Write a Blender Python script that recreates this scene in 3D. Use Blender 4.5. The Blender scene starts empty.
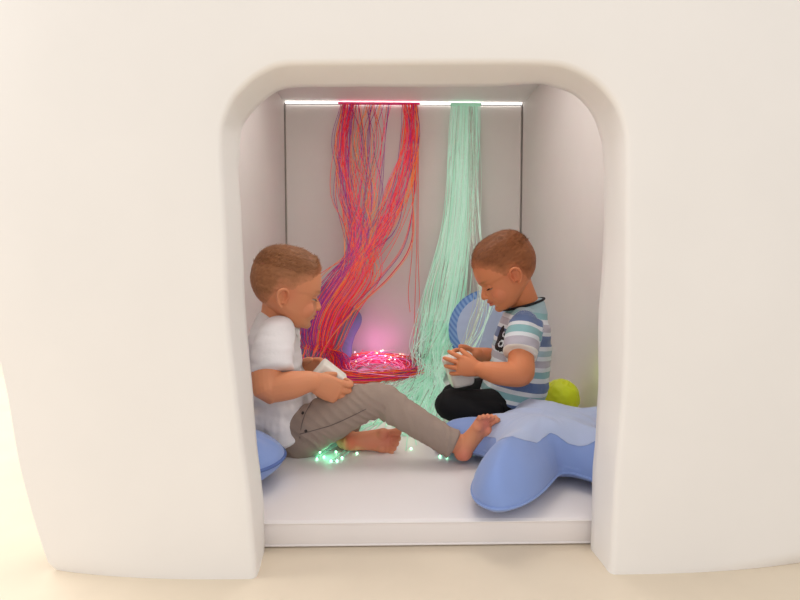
import bpy, bmesh, math, random
import numpy as np
from mathutils import Vector, Matrix, noise
random.seed(7); np.random.seed(7)
PI = math.pi
SC = bpy.context.scene
COL = SC.collection

# ------------------------------------------------------------------ camera
F = 550.0
CAM = Vector((0, 0, .528))
YAW = -math.atan(12 / F); PITCH = -math.atan(35 / F)
RC = Matrix.Rotation(YAW, 3, 'Z') @ Matrix.Rotation(PI / 2 + PITCH, 3, 'X')
def P(px, py, Y):
    d = RC @ Vector(((px - 400) / F, -(py - 300) / F, -1))
    return CAM + d * (Y / d.y)
cd = bpy.data.cameras.new('camera'); cam = bpy.data.objects.new('camera', cd); COL.objects.link(cam)
cam.location = CAM; cam.rotation_euler = RC.to_euler()
cd.sensor_width = 36; cd.lens = F / 800 * 36; cd.clip_start = .02
SC.camera = cam

# ------------------------------------------------------------------ materials
def lin(c):
    c = c / 255.0
    return c / 12.92 if c <= .04045 else ((c + .055) / 1.055) ** 2.4
def rgb(r, g, b): return (lin(r), lin(g), lin(b), 1)
def mat(name, col, rough=.6, emit=None, es=0, bump=0, bscale=200, sss=0, attr=None, var=0, trans=0, sheen=0, detail=3):
    m = bpy.data.materials.new(name); m.use_nodes = True
    nt = m.node_tree; b = nt.nodes['Principled BSDF']
    b.inputs['Roughness'].default_value = rough
    b.inputs['Base Color'].default_value = col
    b.inputs['Specular IOR Level'].default_value = .35
    if emit: b.inputs['Emission Color'].default_value = emit; b.inputs['Emission Strength'].default_value = es
    if trans: b.inputs['Transmission Weight'].default_value = trans
    if sheen: b.inputs['Sheen Weight'].default_value = sheen
    if sss:
        b.inputs['Subsurface Weight'].default_value = sss
        b.inputs['Subsurface Radius'].default_value = (1, .35, .2); b.inputs['Subsurface Scale'].default_value = .006
    tc = nt.nodes.new('ShaderNodeTexCoord')
    if attr:
        a = nt.nodes.new('ShaderNodeAttribute'); a.attribute_name = attr
        nt.links.new(a.outputs['Color'], b.inputs['Base Color'])
    elif var:
        n = nt.nodes.new('ShaderNodeTexNoise'); n.inputs['Scale'].default_value = 6; n.inputs['Detail'].default_value = 4
        nt.links.new(tc.outputs['Object'], n.inputs['Vector'])
        r = nt.nodes.new('ShaderNodeValToRGB')
        r.color_ramp.elements[0].position = .3; r.color_ramp.elements[1].position = .7
        r.color_ramp.elements[0].color = tuple(c * (1 - var) for c in col[:3]) + (1,)
        r.color_ramp.elements[1].color = tuple(min(1, c * (1 + var)) for c in col[:3]) + (1,)
        nt.links.new(n.outputs['Fac'], r.inputs['Fac']); nt.links.new(r.outputs['Color'], b.inputs['Base Color'])
    if bump:
        n = nt.nodes.new('ShaderNodeTexNoise'); n.inputs['Scale'].default_value = bscale; n.inputs['Detail'].default_value = detail
        nt.links.new(tc.outputs['Object'], n.inputs['Vector'])
        bp = nt.nodes.new('ShaderNodeBump'); bp.inputs['Strength'].default_value = bump; bp.inputs['Distance'].default_value = .002
        nt.links.new(n.outputs['Fac'], bp.inputs['Height']); nt.links.new(bp.outputs['Normal'], b.inputs['Normal'])
    return m
M = {}
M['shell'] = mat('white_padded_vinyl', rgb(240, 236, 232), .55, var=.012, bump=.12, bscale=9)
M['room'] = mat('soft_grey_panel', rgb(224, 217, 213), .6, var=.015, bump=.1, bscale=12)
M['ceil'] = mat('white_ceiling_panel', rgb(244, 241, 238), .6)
M['mat'] = mat('white_mat_vinyl', rgb(236, 229, 227), .42, var=.01, bump=.1, bscale=14)
M['floor'] = mat('beige_linoleum', rgb(216, 201, 180), .5, var=.04)
M['cream'] = mat('cream_plaster', rgb(250, 247, 235), .8)
M['seam'] = mat('grey_seam', rgb(185, 178, 178), .8)
M['blue'] = mat('cornflower_cotton', rgb(132, 156, 212), .85, bump=.25, bscale=60, sheen=.3)
M['ltblue'] = mat('pale_blue_cotton', rgb(180, 194, 226), .85, bump=.25, bscale=60, sheen=.3)
M['midblue'] = mat('hatched_blue_cotton', rgb(105, 145, 208), .85, bump=.3, bscale=90)
M['greyblue'] = mat('dusty_blue_cotton', rgb(128, 138, 184), .85, bump=.25, bscale=60)
M['piping'] = mat('navy_piping', rgb(90, 112, 170), .8)
M['skin'] = mat('skin', rgb(220, 150, 118), .5, sss=.12, attr='col', bump=.08, bscale=300)
M['hair'] = mat('hair', rgb(140, 90, 60), .55, attr='col')
M['eye'] = mat('eye', rgb(240, 235, 230), .3, attr='col')
M['tee'] = mat('white_cotton_jersey', rgb(232, 228, 230), .85, bump=.3, bscale=120, sheen=.2)
M['khaki'] = mat('taupe_twill', rgb(160, 141, 129), .85, bump=.4, bscale=160)
M['black'] = mat('black_jersey', rgb(17, 17, 20), .85, bump=.3, bscale=120)
M['print'] = mat('black_print', rgb(15, 18, 24), .6)
M['printw'] = mat('white_print', rgb(215, 222, 226), .7)
M['button'] = mat('dark_metal_button', rgb(70, 62, 58), .35)
M['box'] = mat('white_plastic', rgb(238, 234, 224), .35)
M['strip'] = mat('light_strip_diffuser', rgb(255, 255, 252), .5, emit=(1, .98, .96, 1), es=2.4)
M['ball'] = mat('lime_rubber', rgb(205, 210, 50), .4, emit=rgb(190, 200, 20), es=.10)
M['dark'] = mat('dark_housing', rgb(92, 74, 66), .6)
FIB = dict(
    red=mat('fibre_red', rgb(232, 40, 62), .35, emit=rgb(240, 30, 60), es=.10),
    coral=mat('fibre_coral', rgb(245, 78, 60), .35, emit=rgb(250, 70, 50), es=.10),
    orange=mat('fibre_orange', rgb(250, 150, 50), .35, emit=rgb(250, 140, 40), es=.10),
    purple=mat('fibre_purple', rgb(150, 50, 150), .35, emit=rgb(150, 40, 150), es=.06),
    pink=mat('fibre_pink', rgb(245, 60, 130), .35, emit=rgb(250, 50, 130), es=.14),
    blush=mat('fibre_blush', rgb(240, 195, 215), .3, emit=rgb(250, 150, 210), es=.30),
    mint=mat('fibre_mint', rgb(182, 228, 205), .3, emit=rgb(160, 235, 200), es=.17),
    paler=mat('fibre_pale_mint', rgb(208, 236, 222), .3, emit=rgb(190, 240, 215), es=.18),
    clear=mat('fibre_clear', rgb(205, 208, 196), .25),
    tan=mat('fibre_tan', rgb(172, 150, 120), .4),
    tipg=mat('fibre_tip_green', rgb(200, 255, 225), .3, emit=(.35, 1, .62, 1), es=5),
    tipw=mat('fibre_tip_white', rgb(255, 245, 235), .3, emit=(1, .8, .9, 1), es=5),
    tipy=mat('fibre_tip_yellow', rgb(255, 245, 175), .3, emit=(1, .85, .35, 1), es=4),
)

# ------------------------------------------------------------------ object helpers
def tag(o, label=None, cat=None, group=None, kind=None):
    if label: o['label'] = label
    if cat: o['category'] = cat
    if group: o['group'] = group
    if kind: o['kind'] = kind
    return o
def empty(name, loc):
    o = bpy.data.objects.new(name, None); o.location = loc; o.empty_display_size = .05; COL.objects.link(o); return o
def link(name, me, mats, parent=None, smooth=True):
    o = bpy.data.objects.new(name, me); COL.objects.link(o)
    if not isinstance(mats, (list, tuple)): mats = [mats]
    for m in mats: me.materials.append(m)
    if smooth: me.polygons.foreach_set('use_smooth', [True] * len(me.polygons))
    if parent:
        o.parent = parent; o.matrix_parent_inverse = Matrix.Translation(-Vector(parent.location))
    return o
class MB:
    def __init__(s): s.v = []; s.f = []; s.mi = []
    def add(s, verts, faces, mi=0):
        n = len(s.v); s.v += [tuple(v) for v in verts]; s.f += [tuple(i + n for i in f) for f in faces]; s.mi += [mi] * len(faces)
    def mesh(s, name='m'):
        me = bpy.data.meshes.new(name); me.from_pydata(s.v, [], s.f); me.update()
        if any(s.mi): me.polygons.foreach_set('material_index', s.mi)
        return me
    def obj(s, name, mats, parent=None, smooth=True): return link(name, s.mesh(name), mats, parent, smooth)
def box(mb, c, s, rot=None, mi=0):
    vs = []
    for x in (-1, 1):
        for y in (-1, 1):
            for z in (-1, 1):
                v = Vector((x * s[0] / 2, y * s[1] / 2, z * s[2] / 2))
                if rot: v = rot @ v
                vs.append(Vector(c) + v)
    mb.add(vs, [(0, 1, 3, 2), (4, 6, 7, 5), (0, 4, 5, 1), (2, 3, 7, 6), (0, 2, 6, 4), (1, 5, 7, 3)], mi)
def span(mb, x0, x1, y0, y1, z0, z1): box(mb, ((x0 + x1) / 2, (y0 + y1) / 2, (z0 + z1) / 2), (x1 - x0, y1 - y0, z1 - z0))
def bevel(me, w, seg=4):
    bm = bmesh.new(); bm.from_mesh(me)
    bmesh.ops.bevel(bm, geom=bm.edges[:], offset=w, segments=seg, profile=.5, affect='EDGES', clamp_overlap=True)
    bmesh.ops.recalc_face_normals(bm, faces=bm.faces[:])
    bm.to_mesh(me); bm.free(); me.update()
def catmull(A, n):
    A = np.array(A, float); m = len(A)
    if m < 3:
        t = np.linspace(0, 1, n + 1)[:, None]; return A[0] * (1 - t) + A[-1] * t
    ext = np.vstack([2 * A[0] - A[1], A, 2 * A[-1] - A[-2]])
    out = []
    for i in range(m - 1):
        p0, p1, p2, p3 = ext[i:i + 4]
        for t in np.linspace(0, 1, n, endpoint=False):
            out.append(.5 * ((2 * p1) + (-p0 + p2) * t + (2 * p0 - 5 * p1 + 4 * p2 - p3) * t * t + (-p0 + 3 * p1 - 3 * p2 + p3) * t ** 3))
    out.append(A[-1]); return np.array(out)
def loft(mb, pts, rad, ref=(0, 1, 0), seg=20, sub=6, cap=('r', 'r'), mi=0):
    """elliptical tube through pts; rad = r or (r along ref, r across)"""
    R = [(r, r) if not isinstance(r, (tuple, list)) else tuple(r) for r in rad]
    A = [tuple(p) + r for p, r in zip(pts, R)]
    S = catmull(A, sub); C = S[:, :3]; W = S[:, 3:]
    T = np.gradient(C, axis=0); T /= np.linalg.norm(T, axis=1)[:, None] + 1e-9
    rings = []
    def ring(c, t, a, b):
        r = np.array(ref, float); s = r - t * r.dot(t); ln = np.linalg.norm(s)
        if ln < 1e-3: r = np.array((.3, .2, 1.)); s = r - t * r.dot(t); ln = np.linalg.norm(s)
        s /= ln; o = np.cross(t, s)
        return [c + s * a * math.cos(2 * PI * k / seg) + o * b * math.sin(2 * PI * k / seg) for k in range(seg)]
    def capr(c, t, a, b, sign, mode):
        m = min(a, b) * (1 if mode == 'r' else .12); out = []
        for q in (.35, .65, .88, .985):
            ang = q * PI / 2
            out.append(ring(c + t * sign * m * math.sin(ang), t, a * math.cos(ang) if mode == 'r' else a * math.cos(ang) ** .35 * .999,
                            b * math.cos(ang) if mode == 'r' else b * math.cos(ang) ** .35 * .999))
        return out
    rings += capr(C[0], T[0], W[0][0], W[0][1], -1, cap[0])[::-1]
    for c, t, w in zip(C, T, W): rings.append(ring(c, t, w[0], w[1]))
    rings += capr(C[-1], T[-1], W[-1][0], W[-1][1], 1, cap[1])
    vs = [v for r in rings for v in r]; fs = []
    for i in range(len(rings) - 1):
        for k in range(seg):
            a = i * seg + k; b = i * seg + (k + 1) % seg
            fs.append((a, b, b + seg, a + seg))
    fs.append(tuple(range(seg))[::-1]); n = (len(rings) - 1) * seg; fs.append(tuple(range(n, n + seg)))
    mb.add(vs, fs, mi)
def ellipsoid(mb, c, r, rot=None, seg=20, rings=12, mi=0):
    vs = []; fs = []
    for i in range(rings + 1):
        th = PI * i / rings
        for k in range(seg):
            ph = 2 * PI * k / seg
            v = Vector((r[0] * math.sin(th) * math.cos(ph), r[1] * math.sin(th) * math.sin(ph), r[2] * math.cos(th)))
            if rot: v = rot @ v
            vs.append(Vector(c) + v)
    for i in range(rings):
        for k in range(seg):
            a = i * seg + k; b = i * seg + (k + 1) % seg
            fs.append((a, a + seg, b + seg, b))
    mb.add(vs, fs, mi)
def remesh(mb, voxel, smooth=4, fac=.5):
    me = mb.mesh('tmp')
    bm = bmesh.new(); bm.from_mesh(me); bmesh.ops.remove_doubles(bm, verts=bm.verts[:], dist=1e-6)
    bmesh.ops.recalc_face_normals(bm, faces=bm.faces[:]); bm.to_mesh(me); bm.free()
    o = bpy.data.objects.new('tmp', me); COL.objects.link(o)
    r = o.modifiers.new('r', 'REMESH'); r.mode = 'VOXEL'; r.voxel_size = voxel
    if smooth:
        s = o.modifiers.new('s', 'SMOOTH'); s.iterations = smooth; s.factor = fac
    dg = bpy.context.evaluated_depsgraph_get(); dg.update()
    out = bpy.data.meshes.new_from_object(o.evaluated_get(dg), depsgraph=dg)
    bpy.data.objects.remove(o); bpy.data.meshes.remove(me)
    return out
def getv(me):
    a = np.empty(len(me.vertices) * 3); me.vertices.foreach_get('co', a); return a.reshape(-1, 3)
def getn(me):
    a = np.empty(len(me.vertices) * 3); me.vertices.foreach_get('normal', a); return a.reshape(-1, 3)
def setv(me, V): me.vertices.foreach_set('co', V.ravel()); me.update()
def setcol(me, C, name='col'):
    at = me.color_attributes.new(name, 'FLOAT_COLOR', 'POINT')
    if C.shape[1] == 3: C = np.hstack([C, np.ones((len(C), 1))])
    at.data.foreach_set('color', C.astype(np.float32).ravel())
def wrinkle(me, amp, scale, dirs=None, seed=0, fn=None):
    V = getv(me); N = getn(me); D = np.zeros(len(V))
    for i, v in enumerate(V):
        p = Vector(v)
        q = Vector((p.x * scale[0], p.y * scale[1], p.z * scale[2])) + Vector((seed, 0, 0))
        n = noise.noise(q) * .65 + noise.noise(q * 2.3) * .35
        D[i] = amp * n * (fn(p) if fn else 1)
    setv(me, V + N * D[:, None])

# ------------------------------------------------------------------ setting: the play house
YF, YB, YBACK = .90, .99, 2.60
XL, XR, ZC, ZM = -.478, .629, 1.28, .05
outer = [(256, 590), (255, 565), (250, 500), (243, 445), (236, 385), (229, 320), (226, 228), (223, 173), (222, 140), (224, 122), (233, 100), (247, 84), (262, 73), (280, 66),
         (310, 64.5), (400, 64), (480, 63.5), (540, 64), (566, 67), (588, 77), (604, 90), (617, 108), (624, 130), (626, 155), (626, 228), (625, 328), (622, 403), (615, 487), (611, 566), (610, 590)]
inner = [(266, 575), (265, 553), (265, 507), (258, 445), (253, 382), (247, 320), (243, 240), (240, 180), (240, 158), (242, 132), (250, 118), (263, 103), (277, 93), (292, 89),
         (315, 88), (400, 88), (480, 87), (535, 85), (552, 88), (570, 94), (582, 104), (592, 118), (598, 133), (602, 155), (602, 228), (597, 328), (596, 403), (592, 466), (589, 553), (588, 575)]
house = [(63, 590), (56, 564), (43, 527), (33, 492), (25, 460), (19, 425), (14, 395), (6, 359), (-6, 315), (-18, 240), (-24, 120), (-20, 0), (0, -110), (60, -210), (160, -262),
         (400, -275), (640, -262), (750, -210), (815, -110), (838, 0), (845, 120), (846, 180), (842, 240), (836, 300), (828, 360), (822, 410), (818, 460), (812, 500), (804, 560), (800, 590)]
def resample(A, n):
    A = np.array(A); d = np.r_[0, np.cumsum(np.linalg.norm(np.diff(A, axis=0), axis=1))]
    t = np.linspace(0, d[-1], n); return np.array([np.interp(t, d, A[:, k]) for k in range(A.shape[1])]).T
def loop3(pxs, Y):
    A = [P(x, y, Y) for x, y in pxs]; A[0].z = 0; A[-1].z = 0
    return catmull([tuple(a) for a in A], 5)   # same parametrisation for both opening loops
LO, LI = loop3(outer, YF), loop3(inner, YB)
LH = resample(loop3(house, .95), len(LO))
mb = MB(); loops = []
K = 10
for k in range(K + 1):
    t = k / K
    L = LH * (1 - t) + LO * t
    L[:, 1] = YF + .035 * (1 - t) ** 2.6
    loops.append(L)
# pull the last loop back from the edge for a rounded padded lip
d = LO - np.array(LH); d[:, 1] = 0; d /= np.linalg.norm(d, axis=1)[:, None]
rlip = .010
L = LO - d * rlip; L[:, 1] = YF; L[[0, -1], 2] = 0; loops[-1] = L
for a in np.linspace(0, PI / 2, 7)[1:]:
    L = LO - d * rlip * (1 - math.sin(a)); L[:, 1] = YF + rlip * (1 - math.cos(a)); L[[0, -1], 2] = 0; loops.append(L)
for t in np.linspace(.2, .94, 5):
    B = LO.copy(); B[:, 1] += rlip
    L = B * (1 - t) + LI * t
    for i, v in enumerate(L):   # slight puckers in the padding
        n = noise.noise(Vector(v) * 14) * .0025; L[i] = v + d[i] * n
    loops.append(L)
L = LI - d * .006; L[:, 1] = YB - .002; loops.append(L); L = LI - d * .02; L[:, 1] = YB; loops.append(L)
L = LH.copy() * 1.0; L[:, 1] = YB; loops.append(L)
n = len(LO); vs = [v for L in loops for v in L]; fs = []
for i in range(len(loops) - 1):
    for k in range(n - 1): a = i * n + k; fs.append((a, a + 1, a + 1 + n, a + n))
mb.add(vs, fs); o = mb.obj('wall_front', M['shell']); tag(o, 'white padded front wall with arched doorway opening', 'wall', kind='structure')
# outer skin of the house, running back
mb = MB(); vs = []; fs = []
ys = np.linspace(YB, YBACK + .12, 8)
for i, y in enumerate(ys):
    L = LH.copy(); L[:, 1] = y; vs += list(L)
for i in range(len(ys) - 1):
    for k in range(n - 1): a = i * n + k; fs.append((a, a + 1, a + 1 + n, a + n))
mb.add(vs, fs); o = mb.obj('wall_outer', M['shell']); tag(o, 'white curved outer skin of the play house', 'wall', kind='structure')
def slab(name, dims, m, label, cat, bev=.006):
    mb = MB(); span(mb, *dims); me = mb.mesh(name); bevel(me, bev, 3)
    o = link(name, me, m, None, False); tag(o, label, cat, kind='structure'); return o
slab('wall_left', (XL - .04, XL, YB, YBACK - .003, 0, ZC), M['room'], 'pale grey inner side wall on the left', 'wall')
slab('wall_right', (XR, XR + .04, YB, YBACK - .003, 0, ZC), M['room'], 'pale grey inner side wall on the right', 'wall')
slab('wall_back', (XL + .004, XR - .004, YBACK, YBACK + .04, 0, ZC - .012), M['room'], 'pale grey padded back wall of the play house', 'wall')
slab('trim_1', (XL - .03, XR + .03, YBACK + .045, YBACK + .07, 0, ZC + .02), M['seam'], 'dark backing behind the wall seams', 'trim')
slab('ceiling', (XL - .04, XR + .04, YB, YBACK + .07, ZC, ZC + .04), M['ceil'], 'white flat ceiling panel of the play house', 'ceiling')
# room outside
mb = MB(); span(mb, -6, 6, -4, 6, -.05, 0); tag(mb.obj('floor', M['floor'], None, False), 'beige smooth floor in front of the play house', 'floor', kind='structure')
slab('wall_far', (-6, 6, 5, 5.1, 0, 3), M['cream'], 'bright cream wall behind the play house', 'wall')
# light strip at top of the back wall
mb = MB(); span(mb, XL + .006, XR - .006, YBACK - .010, YBACK - .002, ZC - .0095, ZC - .0025)
me = mb.mesh('light_strip'); bevel(me, .0015, 2)
tag(link('light_strip', me, M['strip']), 'thin glowing white light strip along top of back wall', 'light strip')

# mat
mb = MB(); span(mb, XL + .002, XR - .002, YB + .012, YBACK - .004, 0, ZM); me = mb.mesh('floor_mat'); bevel(me, .008, 4)
mt = link('floor_mat', me, M['mat'], None, True); tag(mt, 'thick white padded mat covering the play house floor', 'mat')
try: me.shade_auto_smooth if False else None
except Exception: pass
mb = MB()
for z in (.004, .046):
    loft(mb, [(XL + .01, YB + .0125, z), (XR - .01, YB + .0125, z)], [.0022, .0022], seg=8, sub=1)
mb.obj('piping', M['mat'], mt)

# ------------------------------------------------------------------ cushions
def star_cushion(name, R=.27, H=.125, label='', mats=(None, None), seam=None, lobes=((160, .95, .05, .72), (240, 1.34, .92, 1), (300, 1.1, 1, 1), (15, .86, 1, 1), (88, .9, 1, 1)), fat=.43, seed=0, patch=None):
    """five-lobed cushion, built around the origin, lying on z=0"""
    root = empty(name, (0, 0, 0)); tag(root, label, 'cushion')
    NA = 200
    th = np.linspace(0, 2 * PI, NA, endpoint=False)
    lobe = np.zeros(NA); mult = np.zeros(NA); pm = np.zeros(NA); hm = np.zeros(NA)
    ld = sorted((q[0] % 360,) + tuple(q[1:]) for q in lobes); ld = [(ld[-1][0] - 360,) + ld[-1][1:]] + ld + [(ld[0][0] + 360,) + ld[0][1:]]
    for i, a in enumerate(np.degrees(th)):
        for L0, L1 in zip(ld, ld[1:]):
            if L0[0] <= a < L1[0]:
                t = (a - L0[0]) / (L1[0] - L0[0]); lobe[i] = (1 + math.cos(2 * PI * t)) / 2; w_ = (1 - math.cos(PI * t)) / 2
                mult[i], pm[i], hm[i] = [L0[j] * (1 - w_) + L1[j] * w_ for j in (1, 2, 3)]
    ro = R * (1 - fat + (fat + mult - 1) * lobe ** 1.35)
    rp = R * (.47 + (.27 * mult * pm) * lobe)
    SEAM = .26
    if patch:
        pa, pr = zip(*patch); rp = np.interp(np.degrees(th), pa, pr, period=360)
        kz = np.exp(-(np.arange(-8, 9) / 2) ** 2); rp = np.convolve(np.r_[rp[-8:], rp, rp[:8]], kz / kz.sum(), 'valid'); rp = np.minimum(rp, ro * .88)
    out = np.stack([ro * np.cos(th), ro * np.sin(th)], 1)
    nxt = np.roll(out, -1, 0); seg = nxt - out; L2 = (seg ** 2).sum(1)
    def dist(p):
        t = np.clip(((p - out) * seg).sum(1) / L2, 0, 1); q = out + seg * t[:, None]
        return np.sqrt(((p - q) ** 2).sum(1)).min()
    def hh(p):
        d_ = min(dist(p) / .115, 1); return H * (1 - (1 - d_) ** 2.3) ** .62
    KI, KO = 14, 16
    def grid(top):
        vs = [(0, 0)]; 
        for k in range(1, KI + 1): vs += list((rp * k / KI)[:, None] * np.stack([np.cos(th), np.sin(th)], 1))
        for k in range(1, KO + 1):
            t = 1 - (1 - k / KO) ** 1.6
            vs += list((rp + (ro - rp) * t)[:, None] * np.stack([np.cos(th), np.sin(th)], 1))
        V3 = []
        for i, p in enumerate(vs):
            p = np.array(p); last = i >= 1 + NA * (KI + KO - 1)
            h = 0 if last else hh(p)
            r = np.linalg.norm(p); a = math.atan2(p[1], p[0])
            if top:
                edge = max(0, 1 - dist(p) / .07) if not last else 1
                fold = noise.noise(Vector((a * 9 + seed, r * 7, 0))) * .006 * (.2 + edge) * min(1, r / .1) + noise.noise(Vector((p[0] * 10, p[1] * 10, seed + 3))) * .012 + (.5 - abs(noise.noise(Vector((p[0] * 16 + p[1] * 9, p[1] * 6, seed + 9)))) * 2) * .004
                z = H * SEAM + h * (1 - SEAM) * (1 - (1 - np.interp(a % (2 * PI), th, hm, period=2 * PI)) * min(1, r / (R * .6))) + (fold if h > .02 else 0)
            else: z = H * SEAM - h * SEAM * (1 - .25 * (1 - min(1, h / H)))
            V3.append((p[0], p[1], z))
        return V3
    T = grid(True); B = grid(False); NV = len(T)
    def faces(off, flip, k0, k1):
        fs = []
        for k in range(k0, k1):
            for a in range(NA):
                b = (a + 1) % NA
                if k == 0: f = (off, off + 1 + a, off + 1 + b)
                else:
                    i = off + 1 + (k - 1) * NA; j = i + NA; f = (i + a, j + a, j + b, i + b)
                fs.append(f[::-1] if flip else f)
        return fs
    bot = faces(NV, True, 0, KI + KO)
    mb = MB(); mb.add(T + B, faces(0, False, KI, KI + KO) + bot)
    me = mb.mesh('cover'); bm = bmesh.new(); bm.from_mesh(me); bmesh.ops.remove_doubles(bm, verts=bm.verts[:], dist=1e-5)
    bmesh.ops.delete(bm, geom=[v for v in bm.verts if not v.link_faces], context='VERTS'); bm.to_mesh(me); bm.free()
    link('cover', me, mats[0], root)
    mb = MB(); mb.add([(x, y, z + .0006) for x, y, z in T[:1 + NA * KI]], faces(0, False, 0, KI)); mb.obj('star_patch', mats[1], root)
    mb = MB(); pts = [T[1 + NA * (KI + KO - 1) + a] for a in range(0, NA, 2)]; pts.append(pts[0])
    loft(mb, pts, [.003] * len(pts), ref=(0, 0, 1), seg=8, sub=2); mb.obj('seam', seam or mats[0], root)
    return root
s = star_cushion('star_cushion', patch=((0, .17), (40, .13), (85, .17), (125, .135), (160, .140), (195, .150), (210, .19), (226, .228), (236, .238), (244, .21), (250, .16), (257, .118), (266, .118), (282, .145), (300, .19), (330, .13)), R=.285, label='large blue star-shaped cushion with pale blue centre in the right front', mats=(M['blue'], M['ltblue']), seed=1)
s.location = (.380, 1.305, ZM + .001)
s = star_cushion('star_cushion', R=.20, H=.10, label='dusty blue star-shaped cushion leaning on back wall behind the red fibres', mats=(M['greyblue'], M['greyblue']), seed=5, lobes=((90, 1, 1, 1), (162, 1, 1, 1), (234, 1, 1, 1), (306, 1, 1, 1), (18, 1, 1, 1)), fat=.20)
s.rotation_euler = (math.radians(76), 0, math.radians(8)); s.location = (-.315, 2.50, ZM + .180)

def round_cushion(name, r, H, label, m1, m2=None, rim=0, pip=True):
    root = empty(name, (0, 0, 0)); tag(root, label, 'cushion'); NA = 96
    def prof(q): return H / 2 * (max(0, 1 - q ** 2.4)) ** .6
    rs = [i / 26 for i in range(27)]
    def disc(sgn, q0, q1):
        qs = [q0 + (q1 - q0) * i / 20 for i in range(21)]; qs = [1 - (1 - q) ** 1.3 if q1 >= 1 and q0 == 0 else q for q in qs]
        vs = []; fs = []
        for q in qs:
            for k in range(NA):
                a = 2 * PI * k / NA
                z = prof(q) + noise.noise(Vector((a * 3 if q > .3 else 0, q * 3, sgn))) * .004 * (q > .3) * (q < .999)
                vs.append((r * q * math.cos(a), r * q * math.sin(a), H / 2 + sgn * z))
        for i in range(20):
            for k in range(NA):
                a = i * NA + k; b = i * NA + (k + 1) % NA; f = (a, a + NA, b + NA, b); fs.append(f if sgn > 0 else f[::-1])
        return vs, fs
    mb = MB(); mb.add(*disc(-1, 0, 1)); mb.add(*disc(1, 0, 1 - rim)); me = mb.mesh('cover')
    link('cover', me, m1, root)
    if rim:
        mb = MB(); mb.add(*disc(1, 1 - rim, 1)); mb.obj('border', m2, root)
        
    mb = MB(); pts = [(r * math.cos(a), r * math.sin(a), H / 2) for a in np.linspace(0, 2 * PI, 61)]
    loft(mb, pts, [.004] * 61, ref=(0, 0, 1), seg=8, sub=1); mb.obj('piping', m2 or M['piping'], root)
    return root
s = round_cushion('round_cushion', .120, .110, 'plump blue round cushion on the mat by left door edge', M['blue'])
s.location = (-.350, 1.195, ZM)
# hatched border material
mh = M['midblue']; nt = mh.node_tree; tc = nt.nodes.new('ShaderNodeTexCoord'); w = nt.nodes.new('ShaderNodeTexWave')
w.inputs['Scale'].default_value = 22; w.inputs['Distortion'].default_value = .6; w.bands_direction = 'DIAGONAL'
rp_ = nt.nodes.new('ShaderNodeValToRGB'); rp_.color_ramp.elements[0].color = rgb(92, 132, 200); rp_.color_ramp.elements[1].color = rgb(140, 175, 222)
nt.links.new(tc.outputs['Object'], w.inputs['Vector']); nt.links.new(w.outputs['Fac'], rp_.inputs['Fac']); nt.links.new(rp_.outputs['Color'], nt.nodes['Principled BSDF'].inputs['Base Color'])
s = round_cushion('round_cushion', .178, .07, 'pale blue round cushion with darker hatched rim, upright behind right boy', M['ltblue'], mh, rim=.17)
s.rotation_euler = (math.radians(72), 0, math.radians(-4)); s.location = (.443, 2.36, ZM + .190)

# lumpy glowing ball
mb = MB(); NB = 40; vs = []; fs = []
for i in range(NB + 1):
    th = PI * i / NB
    for k in range(2 * NB):
        ph = PI * k / NB; v = Vector((math.sin(th) * math.cos(ph), math.sin(th) * math.sin(ph), math.cos(th)))
        r = .060 * (1 + .035 * noise.noise(v * 4) - .10 * abs(noise.noise(v * 3.2 + Vector((4, 1, 0)))) )
        vs.append(v * r)
for i in range(NB):
    for k in range(2 * NB):
        a = i * 2 * NB + k; b = i * 2 * NB + (k + 1) % (2 * NB); fs.append((a, a + 2 * NB, b + 2 * NB, b))
mb.add(vs, fs); o = mb.obj('light_ball', M['ball']); o.location = (.548, 1.715, ZM + .057)
tag(o, 'lumpy lime yellow glowing ball by the right wall behind the star cushion', 'ball')

# ------------------------------------------------------------------ fibres
def tube(mb, pts, r=.0015, seg=4):
    P_ = np.array(pts); T = np.gradient(P_, axis=0); T /= np.linalg.norm(T, axis=1)[:, None] + 1e-9
    ref = np.array((.31, .9, .2)); vs = []; fs = []
    for p, t in zip(P_, T):
        s_ = ref - t * ref.dot(t); s_ /= np.linalg.norm(s_) + 1e-9; o_ = np.cross(t, s_)
        for k in range(seg): a = 2 * PI * k / seg; vs.append(p + r * (s_ * math.cos(a) + o_ * math.sin(a)))
    for i in range(len(P_) - 1):
        for k in range(seg): a = i * seg + k; b = i * seg + (k + 1) % seg; fs.append((a, b, b + seg, a + seg))
    mb.add(vs, fs)
U = random.uniform; G = random.gauss
def sub(pts, n=9): return catmull([tuple(p) for p in pts], n)
def bundle(root, strands, keep=100, r=.0015):
    """strands: list of (points, colour); the first ones become separate strand children, the rest one stuff part per colour"""
    rest = {}
    for i, st_ in enumerate(strands):
        pts, c = st_[:2]; rr = st_[2] if len(st_) > 2 else r
        if i < keep:
            mb = MB(); tube(mb, pts, rr); mb.obj('strand', FIB[c], root)
        else: rest.setdefault(c, MB()); tube(rest[c], pts, rr)
    if rest:
        cs = list(rest); mb = MB()
        for j, c in enumerate(cs): mb.add(rest[c].v, rest[c].f, j)
        o = mb.obj('strands', [FIB[c] for c in cs], root); o['kind'] = 'stuff'
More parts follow.
